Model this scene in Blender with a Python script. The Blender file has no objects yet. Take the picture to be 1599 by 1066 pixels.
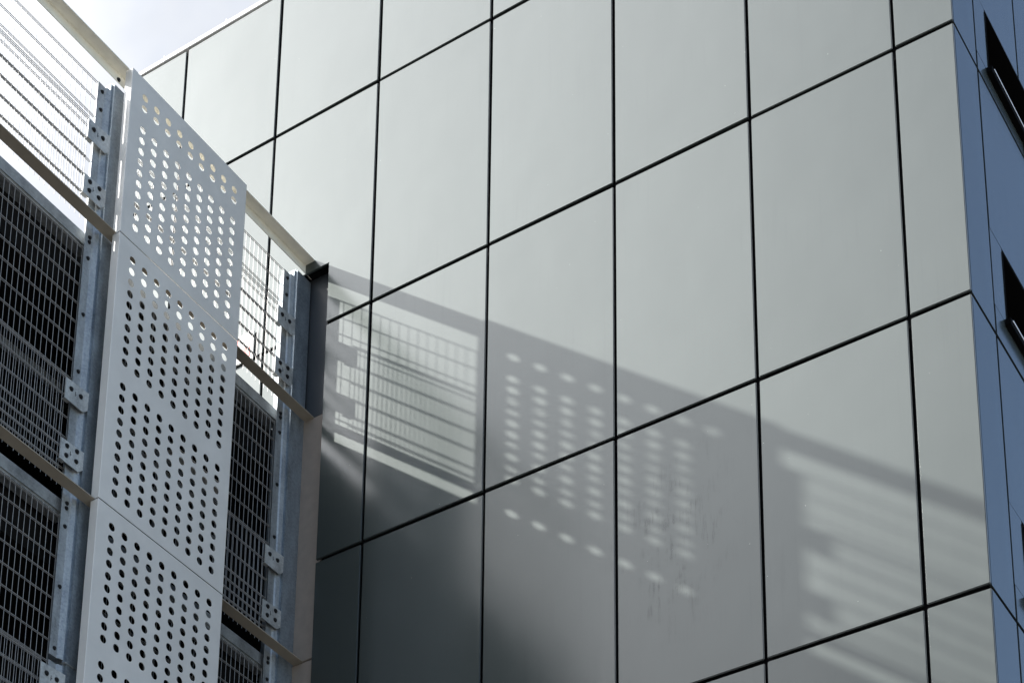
import bpy, bmesh, math, random
from mathutils import Vector, Matrix

random.seed(7)
SC = bpy.context.scene
COL = SC.collection

# ------------------------------------------------------------------ camera
cam_d = bpy.data.cameras.new('camera')
cam = bpy.data.objects.new('camera', cam_d)
COL.objects.link(cam)
_yaw, _pit, _rol = math.radians(32.959), math.radians(17.635), math.radians(0.593)
fwd = Vector((-math.sin(_yaw) * math.cos(_pit), math.cos(_yaw) * math.cos(_pit), math.sin(_pit)))
rgt = Vector((math.cos(_yaw), math.sin(_yaw), 0))
up = rgt.cross(fwd)
r2 = math.cos(_rol) * rgt + math.sin(_rol) * up
u2 = -math.sin(_rol) * rgt + math.cos(_rol) * up
cam.matrix_world = Matrix(((r2.x, u2.x, -fwd.x, 8.514), (r2.y, u2.y, -fwd.y, -14.792),
                           (r2.z, u2.z, -fwd.z, 1.6), (0, 0, 0, 1)))
cam_d.sensor_width = 36
cam_d.lens = 75.29
cam_d.shift_y = 0.9009          # perspective-control (shift) lens, as in the photograph
cam_d.clip_start = 0.1
cam_d.clip_end = 2000
SC.camera = cam

# ------------------------------------------------------------------ sun and sky
SUN = Vector((-1.838, -1.0, 1.524)).normalized()
CL_BASE, CL_SUN, CL_POW = 1.25, 21.5, 4.0   # brightness of thin cloud, and of the glare round the sun
SUN_EL = math.asin(SUN.z)
SUN_AZ = math.atan2(SUN.x, SUN.y)
sun_d = bpy.data.lights.new('sun', 'SUN')
sun_d.energy = 5.0
sun_d.angle = math.radians(0.65)
sun_d.color = (1.0, 0.955, 0.89)
sun = bpy.data.objects.new('sun', sun_d)
sun.rotation_euler = SUN.to_track_quat('Z', 'Y').to_euler()
sun.location = (-20, -15, 40)
COL.objects.link(sun)

world = bpy.data.worlds.new('World')
SC.world = world
world.use_nodes = True
wn, wl = world.node_tree.nodes, world.node_tree.links
wn.clear()
w_out = wn.new('ShaderNodeOutputWorld')
w_bg = wn.new('ShaderNodeBackground')
w_bg.inputs['Strength'].default_value = 0.15
w_sky = wn.new('ShaderNodeTexSky')
w_sky.sky_type = 'NISHITA'
w_sky.sun_disc = False
w_sky.sun_elevation = SUN_EL
w_sky.sun_rotation = SUN_AZ % (2 * math.pi)
w_sky.air_density = 1.0
w_sky.dust_density = 0.6
w_sky.ozone_density = 1.3
w_tc = wn.new('ShaderNodeTexCoord')
w_dot = wn.new('ShaderNodeVectorMath'); w_dot.operation = 'DOT_PRODUCT'
w_dot.inputs[1].default_value = Vector((-0.93, -0.30, 0.22)).normalized()
wl.new(w_tc.outputs['Generated'], w_dot.inputs[0])
w_ns = wn.new('ShaderNodeTexNoise')
w_ns.inputs['Scale'].default_value = 2.6
w_ns.inputs['Detail'].default_value = 7
w_ns.inputs['Roughness'].default_value = 0.58
w_ns.inputs['Distortion'].default_value = 0.3
wl.new(w_tc.outputs['Generated'], w_ns.inputs['Vector'])
# cloud cover: thick toward the sun side, breaking up to clear blue on the other side
w_ad = wn.new('ShaderNodeMath'); w_ad.operation = 'MULTIPLY_ADD'
wl.new(w_ns.outputs['Fac'], w_ad.inputs[0]); w_ad.inputs[1].default_value = 1.1
wl.new(w_dot.outputs['Value'], w_ad.inputs[2])
w_mr = wn.new('ShaderNodeMapRange'); w_mr.interpolation_type = 'SMOOTHSTEP'
w_mr.inputs['From Min'].default_value = 0.60
w_mr.inputs['From Max'].default_value = 1.12
w_mr.inputs['To Min'].default_value = 0.10
w_mr.inputs['To Max'].default_value = 0.96
wl.new(w_ad.outputs[0], w_mr.inputs['Value'])
w_mix = wn.new('ShaderNodeMix'); w_mix.data_type = 'RGBA'
wl.new(w_mr.outputs['Result'], w_mix.inputs['Factor'])
wl.new(w_sky.outputs['Color'], w_mix.inputs['A'])
# clouds are brighter toward the sun
w_sd = wn.new('ShaderNodeVectorMath'); w_sd.operation = 'DOT_PRODUCT'
w_sd.inputs[1].default_value = SUN
wl.new(w_tc.outputs['Generated'], w_sd.inputs[0])
w_mx = wn.new('ShaderNodeMath'); w_mx.operation = 'MAXIMUM'
wl.new(w_sd.outputs['Value'], w_mx.inputs[0]); w_mx.inputs[1].default_value = 0.0
w_pw = wn.new('ShaderNodeMath'); w_pw.operation = 'POWER'
wl.new(w_mx.outputs[0], w_pw.inputs[0]); w_pw.inputs[1].default_value = CL_POW
w_sm = wn.new('ShaderNodeMath'); w_sm.operation = 'MULTIPLY_ADD'
wl.new(w_pw.outputs[0], w_sm.inputs[0]); w_sm.inputs[1].default_value = CL_SUN; w_sm.inputs[2].default_value = CL_BASE
w_cc = wn.new('ShaderNodeVectorMath'); w_cc.operation = 'SCALE'
w_cc.inputs[0].default_value = (0.985, 1.0, 1.025)
w_n2 = wn.new('ShaderNodeTexNoise'); w_n2.inputs['Scale'].default_value = 4.6
w_n2.inputs['Detail'].default_value = 5; w_n2.inputs['Roughness'].default_value = 0.5; w_n2.inputs['Distortion'].default_value = 0.4
wl.new(w_tc.outputs['Generated'], w_n2.inputs['Vector'])
w_nr = wn.new('ShaderNodeMapRange')
w_nr.inputs['From Min'].default_value = 0.3; w_nr.inputs['From Max'].default_value = 0.7
w_nr.inputs['To Min'].default_value = 0.68; w_nr.inputs['To Max'].default_value = 1.20
wl.new(w_n2.outputs['Fac'], w_nr.inputs['Value'])
w_sv = wn.new('ShaderNodeMath'); w_sv.operation = 'MULTIPLY'
wl.new(w_sm.outputs[0], w_sv.inputs[0]); wl.new(w_nr.outputs['Result'], w_sv.inputs[1])
wl.new(w_sv.outputs[0], w_cc.inputs['Scale'])
wl.new(w_cc.outputs['Vector'], w_mix.inputs['B'])
wl.new(w_mix.outputs['Result'], w_bg.inputs['Color'])
wl.new(w_bg.outputs[0], w_out.inputs['Surface'])

SC.view_settings.view_transform = 'Standard'
SC.view_settings.look = 'None'
SC.view_settings.exposure = 0.9
SC.view_settings.gamma = 1.0
SC.view_settings.use_curve_mapping = False
SC.cycles.max_bounces = 8
SC.cycles.diffuse_bounces = 4
SC.cycles.glossy_bounces = 4

# ------------------------------------------------------------------ materials
def mat(name):
    m = bpy.data.materials.new(name)
    m.use_nodes = True
    nt = m.node_tree
    return m, nt.nodes, nt.links, nt.nodes['Principled BSDF']

def noise(n, l, scale, detail=4, vec=None, rough=0.55, coord='Object', sc3=None):
    t = n.new('ShaderNodeTexNoise')
    t.inputs['Scale'].default_value = scale
    t.inputs['Detail'].default_value = detail
    t.inputs['Roughness'].default_value = rough
    tc = n.new('ShaderNodeTexCoord')
    src = tc.outputs[coord]
    if sc3:
        mp = n.new('ShaderNodeMapping')
        mp.inputs['Scale'].default_value = sc3
        l.new(src, mp.inputs['Vector']); src = mp.outputs['Vector']
    l.new(src, t.inputs['Vector'])
    return t

def ramp(n, l, src, stops):
    r = n.new('ShaderNodeValToRGB')
    e = r.color_ramp.elements
    while len(e) < len(stops): e.new(0.5)
    for i, (p, c) in enumerate(stops):
        e[i].position = p
        e[i].color = (c, c, c, 1) if isinstance(c, (int, float)) else (*c, 1)
    l.new(src, r.inputs['Fac'])
    return r

def bump(n, l, b, src, strength, dist):
    bp = n.new('ShaderNodeBump')
    bp.inputs['Strength'].default_value = strength
    bp.inputs['Distance'].default_value = dist
    l.new(src, bp.inputs['Height'])
    l.new(bp.outputs['Normal'], b.inputs['Normal'])

def simple(name, c, rough, metal=0.0, var=0.12, scale=6, bumpy=0.0, bscale=120, sc3=None, c2=None, spec=0.5):
    m, n, l, b = mat(name)
    t = noise(n, l, scale, 5, sc3=sc3)
    lo = c2 if c2 else tuple(x * (1 - var) for x in c)
    hi = c if c2 else tuple(x * (1 + var) for x in c)
    r = ramp(n, l, t.outputs['Fac'], [(0.3, lo), (0.7, hi)])
    l.new(r.outputs['Color'], b.inputs['Base Color'])
    b.inputs['Metallic'].default_value = metal
    rr = ramp(n, l, t.outputs['Fac'], [(0.3, rough * 0.85), (0.7, min(1, rough * 1.15))])
    l.new(rr.outputs['Color'], b.inputs['Roughness'])
    if bumpy:
        t2 = noise(n, l, bscale, 3)
        bump(n, l, b, t2.outputs['Fac'], bumpy, 0.002)
    b.inputs['Specular IOR Level'].default_value = spec
    return m

# satin metallic cladding with faint dirt, rain streaks and scuffs
def cladding():
    m, n, l, b = mat('satin_metallic_cladding')
    geo = n.new('ShaderNodeNewGeometry')
    def wnoise(scale, detail, sc3, rough=0.55):
        mp = n.new('ShaderNodeMapping'); mp.inputs['Scale'].default_value = sc3
        l.new(geo.outputs['Position'], mp.inputs['Vector'])
        t = n.new('ShaderNodeTexNoise'); t.inputs['Scale'].default_value = scale
        t.inputs['Detail'].default_value = detail; t.inputs['Roughness'].default_value = rough
        l.new(mp.outputs['Vector'], t.inputs['Vector'])
        return t
    def mth(op, a, c):
        x = n.new('ShaderNodeMath'); x.operation = op; x.use_clamp = False
        for i, v in enumerate((a, c)):
            if isinstance(v, (int, float)): x.inputs[i].default_value = v
            else: l.new(v, x.inputs[i])
        return x.outputs[0]
    streak = wnoise(5.0, 6, (2.2, 2.2, 0.16))
    cloudy = wnoise(1.1, 4, (1, 1, 1))
    fine = wnoise(420, 2, (1, 1, 1))
    speck = wnoise(38, 2, (1, 1, 1))
    info = n.new('ShaderNodeObjectInfo')
    base = n.new('ShaderNodeMix'); base.data_type = 'RGBA'
    base.inputs['A'].default_value = (CLAD_LO[0], CLAD_LO[1], CLAD_LO[2], 1)
    base.inputs['B'].default_value = (CLAD_HI[0], CLAD_HI[1], CLAD_HI[2], 1)
    k = mth('ADD', mth('MULTIPLY', cloudy.outputs['Fac'], 0.6), mth('MULTIPLY', info.outputs['Random'], 0.4))
    l.new(k, base.inputs['Factor'])
    # grey water runs below a joint, one small group of them in the middle of the wall
    dist = n.new('ShaderNodeVectorMath'); dist.operation = 'DISTANCE'
    mp2 = n.new('ShaderNodeMapping')
    mp2.inputs['Scale'].default_value = (1.0, 1.0, 0.62)
    l.new(geo.outputs['Position'], mp2.inputs['Vector'])
    l.new(mp2.outputs['Vector'], dist.inputs[0])
    dist.inputs[1].default_value = (0.62, -0.0, 13.9 * 0.62)
    near = ramp(n, l, dist.outputs['Value'], [(0.30, 1.0), (0.78, 0.0)])
    runs = wnoise(15.0, 6, (2.0, 2.0, 0.16), 0.75)
    runm = ramp(n, l, runs.outputs['Fac'], [(0.50, 0.0), (0.58, 1.0)])
    brk = wnoise(3.2, 4, (1, 1, 1))
    brkm = ramp(n, l, brk.outputs['Fac'], [(0.47, 0.0), (0.60, 1.0)])
    stain = mth('MULTIPLY', mth('MULTIPLY', near.outputs['Color'], runm.outputs['Color']), brkm.outputs['Color'])
    thin = wnoise(9.0, 5, (2.4, 2.4, 0.07), 0.6)           # faint rain streaks over the whole wall
    thinm = ramp(n, l, thin.outputs['Fac'], [(0.55, 0.0), (0.72, 0.22)])
    stain = mth('MAXIMUM', stain, mth('MULTIPLY', thinm.outputs['Color'], ramp(n, l, cloudy.outputs['Fac'], [(0.42, 0.0), (0.62, 1.0)]).outputs['Color']))
    dark = n.new('ShaderNodeMix'); dark.data_type = 'RGBA'
    l.new(mth('MULTIPLY', stain, 0.5), dark.inputs['Factor'])
    l.new(mth('SUBTRACT', 1.0, mth('MULTIPLY', stain, 0.28)), b.inputs['Coat Weight'])
    l.new(base.outputs['Result'], dark.inputs['A'])
    dark.inputs['B'].default_value = (0.02, 0.022, 0.025, 1)
    # pale scuffs, sparse
    sm = ramp(n, l, speck.outputs['Fac'], [(0.775, 0.0), (0.80, 1.0)])
    scf = n.new('ShaderNodeMix'); scf.data_type = 'RGBA'
    l.new(mth('MULTIPLY', sm.outputs['Color'], 0.5), scf.inputs['Factor'])
    l.new(dark.outputs['Result'], scf.inputs['A'])
    scf.inputs['B'].default_value = (0.6, 0.6, 0.58, 1)
    l.new(scf.outputs['Result'], b.inputs['Base Color'])
    b.inputs['Metallic'].default_value = CLAD_METAL
    b.inputs['Specular IOR Level'].default_value = CLAD_SPEC
    b.inputs['Coat IOR'].default_value = CLAD_IOR
    st = mth('MULTIPLY', mth('SUBTRACT', streak.outputs['Fac'], 0.5), 0.10)
    b.inputs['Roughness'].default_value = 0.62
    l.new(mth('ADD', mth('ADD', st, CLAD_ROUGH), mth('MULTIPLY', stain, 0.12)), b.inputs['Coat Roughness'])
    # slight oil-canning and a fine paint texture
    wave = wnoise(0.9, 2, (1, 1, 0.8))
    bp = n.new('ShaderNodeBump'); bp.inputs['Strength'].default_value = 0.45; bp.inputs['Distance'].default_value = 0.012
    l.new(wave.outputs['Fac'], bp.inputs['Height'])
    bp2 = n.new('ShaderNodeBump'); bp2.inputs['Strength'].default_value = 0.10; bp2.inputs['Distance'].default_value = 0.0006
    l.new(fine.outputs['Fac'], bp2.inputs['Height'])
    l.new(bp.outputs['Normal'], bp2.inputs['Normal'])
    l.new(bp2.outputs['Normal'], b.inputs['Normal'])
    l.new(bp2.outputs['Normal'], b.inputs['Coat Normal'])
    return m

CLAD_LO = (0.047, 0.057, 0.0555)
CLAD_HI = (0.068, 0.080, 0.078)
CLAD_SPEC = 0.0
CLAD_METAL = 0.75
CLAD_ROUGH = 0.175
CLAD_IOR = 1.46

def galvanised(name, c, rough=0.5):
    m, n, l, b = mat(name)
    v = n.new('ShaderNodeTexVoronoi'); v.inputs['Scale'].default_value = 55
    tc = n.new('ShaderNodeTexCoord'); l.new(tc.outputs['Object'], v.inputs['Vector'])
    bw = n.new('ShaderNodeRGBToBW'); l.new(v.outputs['Color'], bw.inputs[0])
    t = noise(n, l, 9, 6, sc3=(1, 1, 0.35))
    a = n.new('ShaderNodeMath'); a.operation = 'MULTIPLY_ADD'
    l.new(bw.outputs[0], a.inputs[0]); a.inputs[1].default_value = 0.35; l.new(t.outputs['Fac'], a.inputs[2])
    r = ramp(n, l, a.outputs[0], [(0.38, tuple(x * 0.72 for x in c)), (0.62, c), (0.9, tuple(min(1, x * 1.3) for x in c))])
    l.new(r.outputs['Color'], b.inputs['Base Color'])
    b.inputs['Metallic'].default_value = 0.65
    rr = ramp(n, l, a.outputs[0], [(0.4, rough * 0.8), (0.9, min(1, rough * 1.25))])
    l.new(rr.outputs['Color'], b.inputs['Roughness'])
    t2 = noise(n, l, 160, 3)
    bump(n, l, b, t2.outputs['Fac'], 0.25, 0.0015)
    return m

M = dict(
    clad=cladding(),
    backing=simple('black_joint', (0.004, 0.004, 0.005), 0.8, spec=0.1),
    coping=simple('pale_coping_metal', (0.84, 0.84, 0.83), 0.4, 0.0, 0.05),
    glass=simple('dark_window_glass', (0.006, 0.007, 0.009), 0.12, 0.0, 0.1),
    frame=simple('black_window_frame', (0.003, 0.003, 0.0035), 0.9, 0.0, 0.1, spec=0.05),
    sill=simple('bright_sill_metal', (0.85, 0.85, 0.86), 0.35, 0.2, 0.05),
    galv=galvanised('galvanised_steel', (0.33, 0.35, 0.36)),
    galvd=galvanised('weathered_galvanised_steel', (0.26, 0.30, 0.335), 0.42),
    zinc=galvanised('bright_zinc_plate', (0.46, 0.47, 0.46), 0.55),
    wire=simple('galvanised_wire', (0.33, 0.33, 0.325), 0.5, 0.3, 0.18, 30),
    cream_shade=simple('shade_darkened_rail_steel', (0.33, 0.29, 0.23), 0.5, 0.0, 0.06, 7, 0.08),  # darker copy of the cream for the mid rails, their shade put into the colour
    cream=simple('cream_painted_steel', (0.84, 0.81, 0.70), 0.45, 0.0, 0.06, 7, 0.08),
    white=simple('white_powder_coat', (0.66, 0.65, 0.625), 0.45, 0.0, 0.05, 3, 0.10, 500),
    bolt=simple('dark_bolt_steel', (0.022, 0.022, 0.024), 0.5, 0.5, 0.3, 60),
    darkp=simple('dark_grey_flashing', (0.026, 0.031, 0.037), 0.5, 0.1, 0.12, 4, 0.05),
    render=simple('beige_render', (0.22, 0.19, 0.165), 0.85, 0.0, 0.10, 9, 0.3, 90),
    tanwall=simple('tan_interior_paint', (0.62, 0.50, 0.33), 0.8, 0.0, 0.08),
    conc=simple('grey_concrete', (0.12, 0.117, 0.11), 0.9, 0.0, 0.18, 2.5, 0.3, 60),
    soffit=simple('shade_darkened_concrete', (0.009, 0.0087, 0.0085), 0.9, 0.0, 0.25, 1.5, 0.3, 60, spec=0.05),  # shade inside the garage is put into this near-black colour
    asphalt=simple('pale_plaza_paving', (0.21, 0.20, 0.185), 0.9, 0.0, 0.25, 30, 0.4, 200),
    paving=simple('concrete_paving', (0.26, 0.25, 0.235), 0.9, 0.0, 0.12, 3, 0.3, 80),
    roofm=simple('grey_roof_membrane', (0.2, 0.2, 0.2), 0.9),
    red=simple('red_paint', (0.50, 0.045, 0.03), 0.45),
    signw=simple('white_paint', (0.75, 0.75, 0.73), 0.45),
)

# ------------------------------------------------------------------ helpers
SCREEN = (1.0, Vector((0, 0, 0)))     # scale and origin of the frame being built
def place(v):
    return SCREEN[0] * Vector(v) + SCREEN[1]

class MB:
    """collects shapes and links them as ONE mesh object"""
    def __init__(s): s.v = []; s.f = []
    def add(s, vs, fs):
        o = len(s.v); s.v += [tuple(x) for x in vs]; s.f += [tuple(i + o for i in f) for f in fs]
    def box(s, x0, x1, y0, y1, z0, z1):
        s.add([(x0, y0, z0), (x1, y0, z0), (x1, y1, z0), (x0, y1, z0), (x0, y0, z1), (x1, y0, z1), (x1, y1, z1), (x0, y1, z1)],
              [(0, 3, 2, 1), (4, 5, 6, 7), (0, 1, 5, 4), (1, 2, 6, 5), (2, 3, 7, 6), (3, 0, 4, 7)])
    def prism_z(s, poly, z0, z1):
        """closed 2-D polygon (x, y), counter-clockwise, extruded from z0 to z1"""
        n = len(poly)
        s.add([(x, y, z0) for x, y in poly] + [(x, y, z1) for x, y in poly],
              [tuple(range(n - 1, -1, -1)), tuple(range(n, 2 * n))] +
              [(i, (i + 1) % n, n + (i + 1) % n, n + i) for i in range(n)])
    def prism_x(s, poly, x0, x1):
        """closed 2-D polygon (y, z), counter-clockwise seen from +x, extruded along x"""
        n = len(poly)
        s.add([(x0, y, z) for y, z in poly] + [(x1, y, z) for y, z in poly],
              [tuple(range(n - 1, -1, -1)), tuple(range(n, 2 * n))] +
              [(i, (i + 1) % n, n + (i + 1) % n, n + i) for i in range(n)])
    def rod(s, a, b, r, k=6):
        a, b = Vector(a), Vector(b); d = (b - a).normalized()
        q = d.orthogonal().normalized(); w = d.cross(q)
        vs = []
        for p in (a, b):
            for i in range(k):
                t = 2 * math.pi * i / k
                vs.append(p + r * (math.cos(t) * q + math.sin(t) * w))
        s.add(vs, [tuple(range(k - 1, -1, -1)), tuple(range(k, 2 * k))] +
              [(i, (i + 1) % k, k + (i + 1) % k, k + i) for i in range(k)])
    def build(s, name, m, parent=None, bevel=0.0, smooth=False, segs=2):
        me = bpy.data.meshes.new(name)
        me.from_pydata([place(q) for q in s.v], [], s.f)
        me.materials.append(m)
        if bevel > 0:
            bm = bmesh.new(); bm.from_mesh(me)
            ed = [e for e in bm.edges if len(e.link_faces) == 2 and e.calc_face_angle(0) > 0.5]
            bmesh.ops.bevel(bm, geom=ed, offset=bevel, segments=segs, affect='EDGES', clamp_overlap=True)
            bm.to_mesh(me); bm.free()
        me.update()
        if smooth:
            for p in me.polygons: p.use_smooth = True
        o = bpy.data.objects.new(name, me)
        COL.objects.link(o)
        if parent is not None:
            o.parent = parent
            o.matrix_parent_inverse = Matrix.Translation(parent.location).inverted()
        return o

def tag(o, label=None, cat=None, group=None, kind=None):
    if label: o['label'] = label
    if cat: o['category'] = cat
    if group: o['group'] = group
    if kind: o['kind'] = kind
    return o

def thing(name, label, cat, loc=(0, 0, 0), group=None):
    o = bpy.data.objects.new(name, None)
    o.empty_display_size = 0.2
    o.location = place(loc)
    COL.objects.link(o)
    return tag(o, label, cat, group)

# ------------------------------------------------------------------ ground
g = MB(); g.add([(-600, -600, 0), (600, -600, 0), (600, 600, 0), (-600, 600, 0)], [(0, 1, 2, 3)])
tag(g.build('ground', M['asphalt']), kind='structure')
g = MB(); g.box(-3.2, 7.5, -4.5, -0.05, 0.004, 0.13)
tag(g.build('pavement', M['paving'], bevel=0.015), kind='structure')

# ------------------------------------------------------------------ office building
W = 1.4897                       # facade module
CX = 3.555                       # corner
ROWS = [0.36, 3.345, 6.33, 9.325, 12.32, 15.282, 18.297, 21.293, 23.437]
XJ = [-6.90, -5.940, -4.471, -2.999, -1.502, 0.0, 1.501, 2.981]
DEPTH = 14.0
bld = thing('office_building', 'tall office block clad in satin grey metal panels, filling the middle and right', 'building', (0, 6, 0))
b = MB()
# structural core stands behind the panels; its near-black skin shows in the open joints
b.box(XJ[0] + 0.02, CX - 0.34, 0.17, DEPTH, 0, 23.40)
b.box(-3.56, CX - 0.34, 0.055, 0.17, 0, 23.40)
b.box(CX - 0.34, CX - 0.055, 0.055, 0.925, 0, 23.40)
for za, zb in zip([0, 10.482, 13.502, 16.442, 19.272, 22.402], [9.698, 12.738, 15.658, 18.558, 21.598, 23.40]):
    b.box(CX - 0.34, CX - 0.055, 0.925, DEPTH, za, zb)
b.box(XJ[0] + 0.02, -3.56, 0.055, 0.17, 19.12, 23.40)
b.box(XJ[0] + 0.02, -4.24, 0.055, 0.17, 17.07, 19.12)
b.build('wall', M['backing'], bld)
JV, JH = 0.0155, 0.0195            # half joint widths
TH = 0.030
SLOT = (-4.20, -3.60, 19.10)      # the slot in the cladding where the screen's end post stands
def panel(x0, x1, z0, z1, extra=0.0):
    p = MB()
    if x0 < SLOT[0] and x1 > SLOT[1] and z1 > SLOT[2] > z0:
        a, c, e, f = x0 + JV, x1 - JV, z0 + JH, z1 - JH
        po = [(a, e), (SLOT[0], e), (SLOT[0], SLOT[2]), (SLOT[1], SLOT[2]), (SLOT[1], e), (c, e), (c, f), (a, f)]
        n = len(po)
        p.add([(x, 0, z) for x, z in po] + [(x, TH, z) for x, z in po],
              [tuple(range(n)), tuple(range(2 * n - 1, n - 1, -1))] + [(i, n + i, n + (i + 1) % n, (i + 1) % n) for i in range(n)])
        return p
    # each panel is a shallow tray that leans by a hair, so neighbours reflect slightly differently
    dx, dz = random.uniform(-1, 1) * 0.0042, random.uniform(-1, 1) * 0.0050
    a, c, e, f = x0 + JV, x1 - (0 if extra else JV), z0 + JH, z1 - JH
    fr = [(a, dx + dz), (c, -dx + dz), (c, -dx - dz), (a, dx - dz)]
    zz = [e, e, f, f]
    p.add([(fr[i][0], fr[i][1], zz[i]) for i in range(4)] + [(fr[i][0], TH, zz[i]) for i in range(4)],
          [(0, 1, 2, 3), (4, 7, 6, 5), (0, 4, 5, 1), (1, 5, 6, 2), (2, 6, 7, 3), (3, 7, 4, 0)])
    return p
for zi in range(len(ROWS) - 1):
    if zi < 3: continue
    for xi in range(len(XJ)):
        x0 = XJ[xi]; x1 = XJ[xi + 1] if xi + 1 < len(XJ) else CX
        if x1 < -3.7 and ROWS[zi + 1] < 16: continue          # inside the car park there is no cladding
        z0 = ROWS[zi]
        if x0 < SLOT[0] and z0 < 17: 
            if x1 > SLOT[1]:
                if ROWS[zi + 1] > 17.2:
                    panel(x0, SLOT[0] + JV, 17.08, ROWS[zi + 1]).build('cladding_panel', M['clad'], bld, bevel=0.007, segs=3)
                x0 = SLOT[1] - JV
            else: z0 = 17.08
        panel(x0, x1, z0, ROWS[zi + 1], xi + 1 == len(XJ)).build('cladding_panel', M['clad'], bld, bevel=0.007, segs=3)
b = MB()                                                       # the storeys under the picture, panels in one part
for zi in range(3):
    for xi in range(XJ.index(-4.471), len(XJ)):
        x0 = max(XJ[xi], SLOT[1] - JV); x1 = XJ[xi + 1] if xi + 1 < len(XJ) else CX
        b.box(x0 + JV, x1 - JV, 0.0, TH, ROWS[zi] + JH, ROWS[zi + 1] - JH)
b.build('lower_cladding', M['clad'], bld)
# side face (turned away from the sun)
YJ = [0.002, 0.615, 1.87, 3.36, 4.85, 6.34, 7.83, 9.32, 10.8, DEPTH]
WIN = [(0.93, 13.0)]             # the strip windows, y range
def side_panel(y0, y1, z0, z1, first=False):
    p = MB()
    j0 = 0.0 if first else 0.019
    p.box(CX - TH, CX + random.uniform(-1, 1) * 0.001, y0 + j0 + (0.032 if first else 0), y1 - 0.019, z0 + 0.021, z1 - 0.021)
    return p
WZ = {15.282: (15.66, 16.44), 18.297: (18.56, 19.27), 12.32: (12.74, 13.50), 9.325: (9.7, 10.48), 21.293: (21.6, 22.4)}
for zi in range(3, len(ROWS) - 1):
    z0, z1 = ROWS[zi], ROWS[zi + 1]
    w0, w1 = WZ[z0]
    for yi in range(len(YJ) - 1):
        y0, y1 = YJ[yi], YJ[yi + 1]
        if yi > 4: continue
        if y1 <= 0.93:
            side_panel(y0, y1, z0, z1, yi == 0).build('cladding_panel', M['clad'], bld, bevel=0.002)
        else:
            # L-shaped first bay or plain strip: one mesh per panel piece above and below the opening
            p = side_panel(y0, y1, w1 + 0.017, z1)
            p.build('cladding_panel', M['clad'], bld, bevel=0.002)
            p = side_panel(y0, y1, z0, w0 - 0.017)
            if y0 < 0.93:
                p.box(CX - TH, CX, y0 + 0.012, 0.93, w0 - 0.034, w1 + 0.034)
            p.build('cladding_panel', M['clad'], bld, bevel=0.002)
    b = MB(); b.box(CX - TH, CX, YJ[5], DEPTH, w1, z1 - 0.017); b.box(CX - TH, CX, YJ[5], DEPTH, z0 + 0.017, w0)
    b.build('cladding_panel', M['clad'], bld)
    # strip window
    wb = MB()
    wb.box(CX - 0.33, CX - 0.326, 0.93, 13.0, w0, w1)
    win = wb.build('window', M['glass'], bld)
    fb = MB()
    fb.box(CX - 0.326, CX + 0.006, 0.93, 0.945, w0, w1)
    fb.box(CX - 0.326, CX + 0.006, 0.945, 13.0, w1 - 0.012, w1)
    for k in range(1, 8):
        fb.box(CX - 0.326, CX - 0.28, 0.93 + k * 1.49 - 0.03, 0.93 + k * 1.49 + 0.03, w0, w1 - 0.012)
    fb.build('frame', M['frame'], win)
    sb = MB()
    sb.box(CX - 0.326, CX + 0.055, 0.88, 13.0, w0 - 0.085, w0 - 0.012)
    sb.build('sill', M['frame'], win, bevel=0.004)
    sb = MB()
    sb.box(CX + 0.038, CX + 0.056, 0.955, 13.0, w0 - 0.012, w0 + 0.008)
    sb.build('drip_edge', M['sill'], win, bevel=0.003)
b = MB(); b.box(CX - TH, CX, 0.012, DEPTH, 0, ROWS[3] - 0.03); b.build('lower_side_wall', M['clad'], bld)
# coping of the roof edge, joined by small clips
b = MB(); b.box(XJ[0] - 0.02, CX + 0.03, -0.008, 0.42, 23.452, 23.515); b.box(CX - 0.40, CX + 0.03, 0.42, DEPTH, 23.452, 23.515)
cop = b.build('coping', M['coping'], bld, bevel=0.006)
x = -6.31
while x < CX:
    b = MB(); b.box(x - 0.007, x + 0.007, -0.012, 0.42, 23.45, 23.535); b.build('joint_clip', M['sill'], cop); x += 0.98
b = MB(); b.box(XJ[0] + 0.02, CX - 0.4, 0.42, DEPTH, 23.40, 23.43); b.build('roof', M['roofm'], bld)

# small red and white notice on the wall over the parking deck
sg = thing('notice_sign', 'small red and white notice on the pale wall, seen through the right mesh', 'sign', (-4.72, -0.02, 18.45))
b = MB(); b.box(-4.93, -4.60, -0.03, -0.008, 18.28, 18.66); b.build('board', M['signw'], sg, bevel=0.004)
b = MB(); b.box(-4.90, -4.80, -0.034, -0.0305, 18.40, 18.62); b.box(-4.76, -4.64, -0.034, -0.0305, 18.32, 18.46); b.build('red_patch', M['red'], sg)

# ------------------------------------------------------------------ parking garage
# the car park and its screen are drawn in their own frame, set out from the corner
SCREEN = (1.014, Vector((-0.1192, 0.2071, -0.0224)))
Z1, Z2, Z3, Z4 = 18.985, 17.014, 14.034, 11.054     # rail levels
YEND = -6.075
gar = thing('parking_garage', 'open multi-storey car park, dark inside, behind the mesh screen on the left', 'building', (-10, -7, 0))
def gbox(name, m, *a):
    b = MB(); b.box(*a); return b.build(name, m, gar)
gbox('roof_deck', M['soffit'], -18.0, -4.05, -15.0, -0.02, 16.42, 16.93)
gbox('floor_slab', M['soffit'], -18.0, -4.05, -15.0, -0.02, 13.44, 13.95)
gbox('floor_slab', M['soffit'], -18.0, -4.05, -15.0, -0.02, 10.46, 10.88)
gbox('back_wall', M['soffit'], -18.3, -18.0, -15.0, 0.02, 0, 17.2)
gbox('end_wall', M['conc'], -18.3, -4.0, -15.3, -15.0, 0, 17.2)
gbox('side_wall', M['tanwall'], -18.0, -3.83, -0.02, 0.05, 0.0, 16.84)
gbox('light_fitting', M['signw'], -4.75, -4.62, -1.1, -0.35, 16.30, 16.40)
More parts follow.
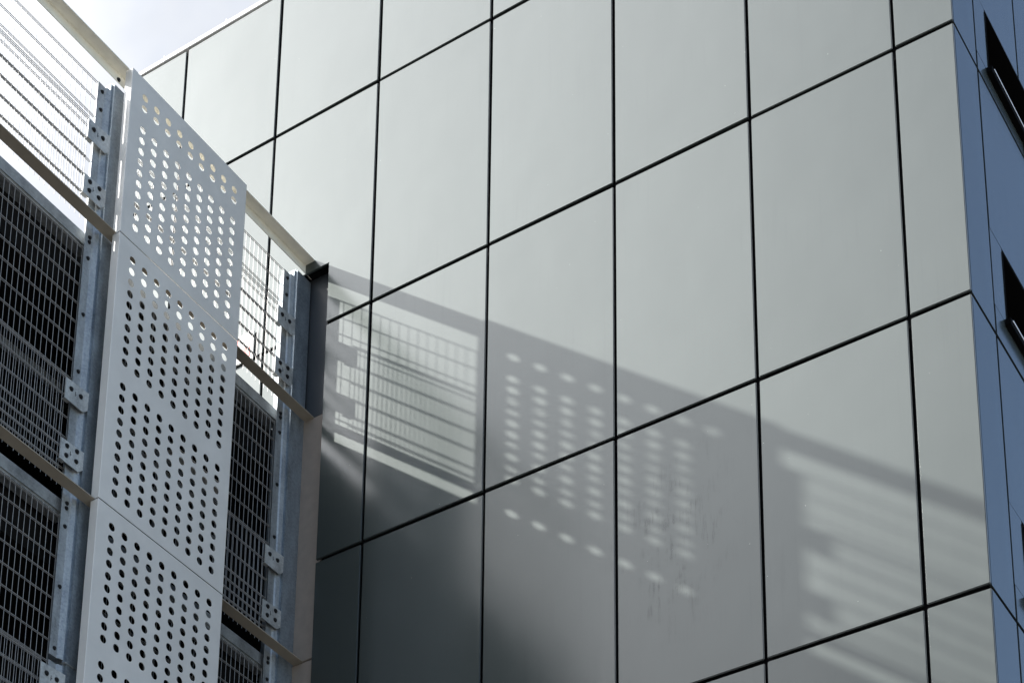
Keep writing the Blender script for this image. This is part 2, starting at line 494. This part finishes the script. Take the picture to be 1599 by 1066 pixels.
gbox('ceiling_pipe', M['galv'], -4.95, -4.88, -14.9, -0.03, 16.22, 16.29)
gbox('plinth_wall', M['conc'], -4.3, -3.9, -15.0, -0.02, 0.0, 8.0)
for yy in (-2.3, -8.5):
    gbox('column', M['conc'], -7.0, -6.5, yy - 0.25, yy + 0.25, 0.0, 16.42)
    for zz in (16.42, 13.44):
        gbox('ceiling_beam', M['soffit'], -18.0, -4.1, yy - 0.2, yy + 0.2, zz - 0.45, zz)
# corner strips that close the gap between the screen and the office wall
ct = thing('corner_flashing', 'dark grey vertical flashing strip in the corner beside the top right post', 'flashing', (-3.7, -0.05, Z2))
b = MB(); b.box(-4.0, -3.45, -0.075, -0.055, Z2 + 0.03, 19.02)
b.build('strip', M['darkp'], ct)
b = MB(); b.box(-3.455, -3.449, -0.158, -0.055, Z2 + 0.03, 19.02); b.build('edge_return', M['darkp'], ct)
for (za, zb, lb) in ((Z3 + 0.005, Z2 + 0.005, 'beige corner strip below the dark flashing, between the right post and dark panels'),
                     (9.0, Z3 - 0.008, 'lowest beige corner strip beside the right post, at the bottom edge')):
    t = thing('corner_strip', lb, 'wall strip', (-3.7, -0.05, za), 'beige corner strips beside the right post')
    b = MB(); b.box(-4.0, -3.45, -0.10, -0.055, za, zb); b.build('face', M['render'], t, bevel=0.006)

# ------------------------------------------------------------------ rails
XI, XO = -3.75, -3.626
PY0, PY1 = -3.137, -1.405        # perforated panels, y range
YW = -0.095
def bolt_at(parent, x, y, z, r=0.017, m='bolt'):
    b = MB()
    b.rod((x, y, z), (x + 0.003, y, z), r * 1.45, 14)
    b.rod((x + 0.003, y, z), (x + 0.013, y, z), r * 1.2, 6)
    b.rod((x + 0.013, y, z), (x + 0.019, y, z), r * 0.6, 8)
    return b.build('bolt', M[m], parent)
rail_labels = ['cream angle rail along the top of the screen, against the sky and pale wall',
               'shaded flat rail one level below the top rail, with white daylight under it',
               'lowest shaded flat rail of the screen, with the dark garage above and below it']
for k, z in enumerate((Z1, Z2, Z3)):
    t = thing('screen_rail', rail_labels[k], 'rail', (XI, -3, z), 'flat rails running along the screen')
    b = MB()
    b.box(XI, XO, YEND, PY0 - 0.004, z - 0.004, z + 0.006)
    b.box(XI, -3.682, PY0 - 0.004, PY1 + 0.004, z - 0.004, z + 0.006)
    b.box(XI, XO, PY1 + 0.004, YW, z - 0.004, z + 0.006)
    b.build('fin', M['cream' if k == 0 else 'cream_shade'], t)
    if k == 0:
        b = MB(); b.box(XI - 0.008, XI, YEND, YW, z - 0.108, z + 0.006); lg = b.build('upright_leg', M['cream'], t)
        for y in (-5.95, -3.158, -3.045, -0.146):
            bolt_at(t, XI, y, z - 0.078, 0.016)

# ------------------------------------------------------------------ posts
def post(y0, name, label, group, brackets=True, splice=True):
    """galvanised post; y0 is the edge away from the wall, the mesh lies on that side"""
    t = thing(name, label, 'post', (-3.88, y0 + 0.125, 0), group)
    b = MB(); b.box(-4.01, -3.762, y0, y0 + 0.278, 0.0, 18.86)
    b.build('column', M['galvd'], t, bevel=0.026, segs=4)
    # folded angle that carries the mesh: flat leg, then a cranked web back to the post
    def angle(z0, z1):
        a = y0 - 0.155
        outer = [(-3.800, a), (-3.800, a + 0.092), (-3.786, a + 0.104), (-3.774, y0 - 0.006)]
        inner = [(-3.780 - 0.0, y0 - 0.004), (-3.793, a + 0.110), (-3.806, a + 0.096), (-3.806, a)]
        b = MB(); b.prism_z(outer + inner, z0, z1)
        o = b.build('angle', M['galv'], t)
        return o
    tops = [(12.36, 18.735), (7.0, 12.30)]
    angs = [angle(*q) for q in tops]
    b = MB(); b.box(-4.02, -3.752, y0 - 0.004, y0 + 0.256, 12.33, 12.345); b.build('splice_plate', M['galv'], t, bevel=0.003)
    for z in (18.65, 18.43, 16.905, 16.853, 16.665, 16.02, 15.38, 13.945, 13.893, 13.70, 13.07, 12.44):
        bolt_at(t, -3.800, y0 - 0.098, z, 0.0145)
    # bracket plates bolted over the ends of the lower mesh sheets
    for (zt, n) in ((18.155, 2), (17.505, 4), (15.175, 2), (14.525, 4), (12.195, 2), (11.545, 4)):
        ya, yb = y0 - 0.275, y0 + 0.018
        h = 0.222
        b = MB()
        b.prism_x([(ya, zt - h), (yb - 0.055, zt - h), (yb, zt - h + 0.05), (yb, zt + 0.02), (ya, zt)], -3.762, -3.754)
        b.box(-3.800, -3.762, ya + 0.006, ya + 0.075, zt - h + 0.004, zt - h + 0.012)
        pl = b.build('bracket_plate', M['zinc'], t)
        zz = [(y0 - 0.205, zt - 0.083), (y0 - 0.082, zt - 0.083)] if n == 2 else \
             [(y0 - 0.197, zt - 0.018 - 0.03), (y0 - 0.197, zt - 0.15), (y0 - 0.072, zt - 0.028), (y0 - 0.072, zt - 0.135)]
        for (yy, zc) in zz: bolt_at(pl, -3.754, yy, zc, 0.017)
        b = MB(); b.box(-3.754, -3.7525, y0 - 0.152, y0 - 0.146, zt - 0.125, zt - 0.075)
        b.box(-3.754, -3.7525, y0 - 0.146, y0 - 0.135, zt - 0.106, zt - 0.100); b.build('stamped_mark', M['bolt'], pl)
    return t
post(-0.345, 'steel_post', 'galvanised post right of the perforated panels, beside the office wall corner', 'galvanised posts of the screen')
post(-3.212, 'steel_post', 'galvanised post with bracket plates along the left edge of the perforated panels', 'galvanised posts of the screen')

# edge beams between the posts, under each mid rail
for k, z in enumerate((Z2, Z3)):
    for (ya, yb, side) in ((YEND, -3.214, 'left'), (-2.958, -0.347, 'right')):
        lb = 'galvanised edge beam under the %s rail, in the %s bay %s' % (
            ('middle', 'lowest')[k], side, ('left of the perforated panels', 'between the perforated panels and the corner')[side == 'right'])
        b = MB(); b.box(-4.03, -3.868, ya, yb, z - 0.172, z - 0.004)
        tag(b.build('edge_beam', M['galv'], bevel=0.02, segs=3), lb, 'beam', 'galvanised edge beams under the rails')

# ------------------------------------------------------------------ wire mesh
VS = 0.0668
def mesh_sheet(y0, y1, z0, z1, X, zs, label, off=0.0, r=0.0029):
    t = thing('wire_mesh', label, 'wire mesh', (X, (y0 + y1) / 2, z0), 'wire mesh sheets of the screen')
    b = MB()
    y = y1 - 0.006 - off
    while y > y0:
        b.rod((X, y, z0), (X, y, z1), r, 6); y -= VS
    b.build('vertical_wires', M['wire'], t)
    b = MB()
    for z in zs:
        for s in (-1, 1):
            b.rod((X + s * (r + 0.0048), y0, z), (X + s * (r + 0.0048), y1, z), 0.0036, 6)
    b.build('horizontal_wires', M['wire'], t)
XB, XF = -3.838, -3.786
for (ya, yb, side, sname) in ((YEND, -3.345, 0, 'left of the perforated panels'), (-2.95, -0.478, 1, 'between the perforated panels and the corner')):
    for k in range(3):
        ztop = (18.757, 16.79, 13.81)[k]
        zbot = (17.075, 14.095, 11.115)[k]
        zr = (Z2, Z3, Z4)[k]
        lev = ('top-storey', 'middle-storey', 'lowest')[k]
        back = ('bright sky and wall behind it', 'the dark garage behind it', 'the dark garage behind it, cut by the bottom edge')[k]
        zt = zr + 1.19
        if k == 0:
            za = [18.757, 18.545, 18.333, 18.165] + [18.215 - 0.2125 * q for q in range(1, 5)] + [17.255, 17.145]
        else:
            za = [ztop - 0.018 - 0.2128 * q for q in range(7)] + [zr + 1.248 - 0.2165 * q for q in range(4)] + [zr + 0.48, zr + 0.375, zr + 0.265, zr + 0.155]
        mesh_sheet(ya, yb, zbot, ztop + 0.012, XB, za,
                   'full-height %s wire mesh, %s' % (lev, sname))
        zb_ = [zt, zt - 0.022] + [q - 0.058 for q in za if zr + 0.18 < q < zr + 1.12]
        mesh_sheet(ya, yb - 0.118, zr + 0.10, zt + 0.01, XF, zb_,
                   'half-height second layer of %s wire mesh, %s' % (lev, sname), 0.022)

# ------------------------------------------------------------------ perforated panels
XP = -3.583
CY = [-2.943 + 0.1687 * i for i in range(9)]
PITCH = 0.1305
def perforated(z0, z1, rows, label):
    t = thing('perforated_panel', label, 'panel', (XP, (PY0 + PY1) / 2, z0), 'perforated white panels stacked in one column')
    th = 0.003
    m = MB()
    hr = 0.0395
    hw, hh = 0.1687 / 2, PITCH / 2
    R0 = 0.007                       # fold radius at the sides
    a, c = PY0 + R0, PY1 - R0
    yl, yr = CY[0] - hw, CY[-1] + hw
    ang = sorted([2 * math.pi * (i + 0.5) / 28 for i in range(28)] +
                 [math.atan2(hh, hw), math.pi - math.atan2(hh, hw), math.pi + math.atan2(hh, hw), 2 * math.pi - math.atan2(hh, hw)])
    def quad(y0, y1, za, zb):
        for x, rev in ((XP, False), (XP - th, True)):
            q = [(x, y0, za), (x, y1, za), (x, y1, zb), (x, y0, zb)]
            m.add(q, [(0, 1, 2, 3)] if not rev else [(3, 2, 1, 0)])
    def cell(yc, zc):
        n = len(ang)
        ci, bo = [], []
        for t_ in ang:
            ct_, st_ = math.cos(t_), math.sin(t_)
            k = min(hw / abs(ct_) if abs(ct_) > 1e-9 else 1e9, hh / abs(st_) if abs(st_) > 1e-9 else 1e9)
            ci.append((yc + hr * ct_, zc + hr * st_)); bo.append((yc + k * ct_, zc + k * st_))
        vs = [(XP, *p) for p in ci] + [(XP, *p) for p in bo] + [(XP - th, *p) for p in ci] + [(XP - th, *p) for p in bo]
        fs = []
        for i in range(n):
            j = (i + 1) % n
            fs += [(i, n + i, n + j, j), (2 * n + j, 3 * n + j, 3 * n + i, 2 * n + i), (2 * n + i, i, j, 2 * n + j)]
        m.add(vs, fs)
    rows = sorted(rows)
    quad(a, yl, z0, z1); quad(yr, c, z0, z1)
    prev = z0
    for zc in rows:
        if zc - hh > prev + 1e-4: quad(yl, yr, prev, zc - hh)
        for yc in CY: cell(yc, zc)
        prev = zc + hh
    quad(yl, yr, prev, z1)
    m.build('perforated_sheet', M['white'], t)
    # folded side returns with a small radius at the fold, and turned-in ends
    for s, ye in ((-1, PY0), (1, PY1)):
        out = []
        for k in range(5):
            q = math.pi / 2 * k / 4
            out.append((XP - R0 + R0 * math.cos(q), ye - s * R0 + s * R0 * math.sin(q)))
        out.append((XP - 0.094, ye))
        inn = [(x_ - (0.003 if i < 1 else 0), y_ - s * 0.003 if i >= 1 else y_) for i, (x_, y_) in enumerate(out)]
        inn = [(XP - 0.003, ye - s * R0), (XP - R0, ye - s * 0.003), (XP - 0.094, ye - s * 0.003)]
        poly = out + inn[::-1]
        if s < 0: poly = poly[::-1]
        b = MB(); b.prism_z(poly, z0, z1)
        o = b.build('side_return', M['white'], t)
    b = MB()
    b.box(XP - 0.034, XP - 0.0035, PY0 + 0.01, PY1 - 0.01, z1 - 0.020, z1 - 0.017)
    b.box(XP - 0.034, XP - 0.0035, PY0 + 0.01, PY1 - 0.01, z0 + 0.017, z0 + 0.020)
    b.build('end_return', M['white'], t)
def block(zfirst): return [zfirst - PITCH * i for i in range(10)]
perforated(Z2 + 0.006, Z1 + 0.0, [18.771, 18.771 - PITCH] + block(18.379), 'short topmost perforated white panel with bright wall showing through its holes')
perforated(Z3 + 0.006, Z2 - 0.006, block(16.820) + block(15.376), 'tall middle perforated white panel, between the two panel seams')
perforated(Z4 + 0.004, Z3 - 0.006, block(13.840) + block(12.396), 'lowest perforated white panel, cut off by the bottom edge')
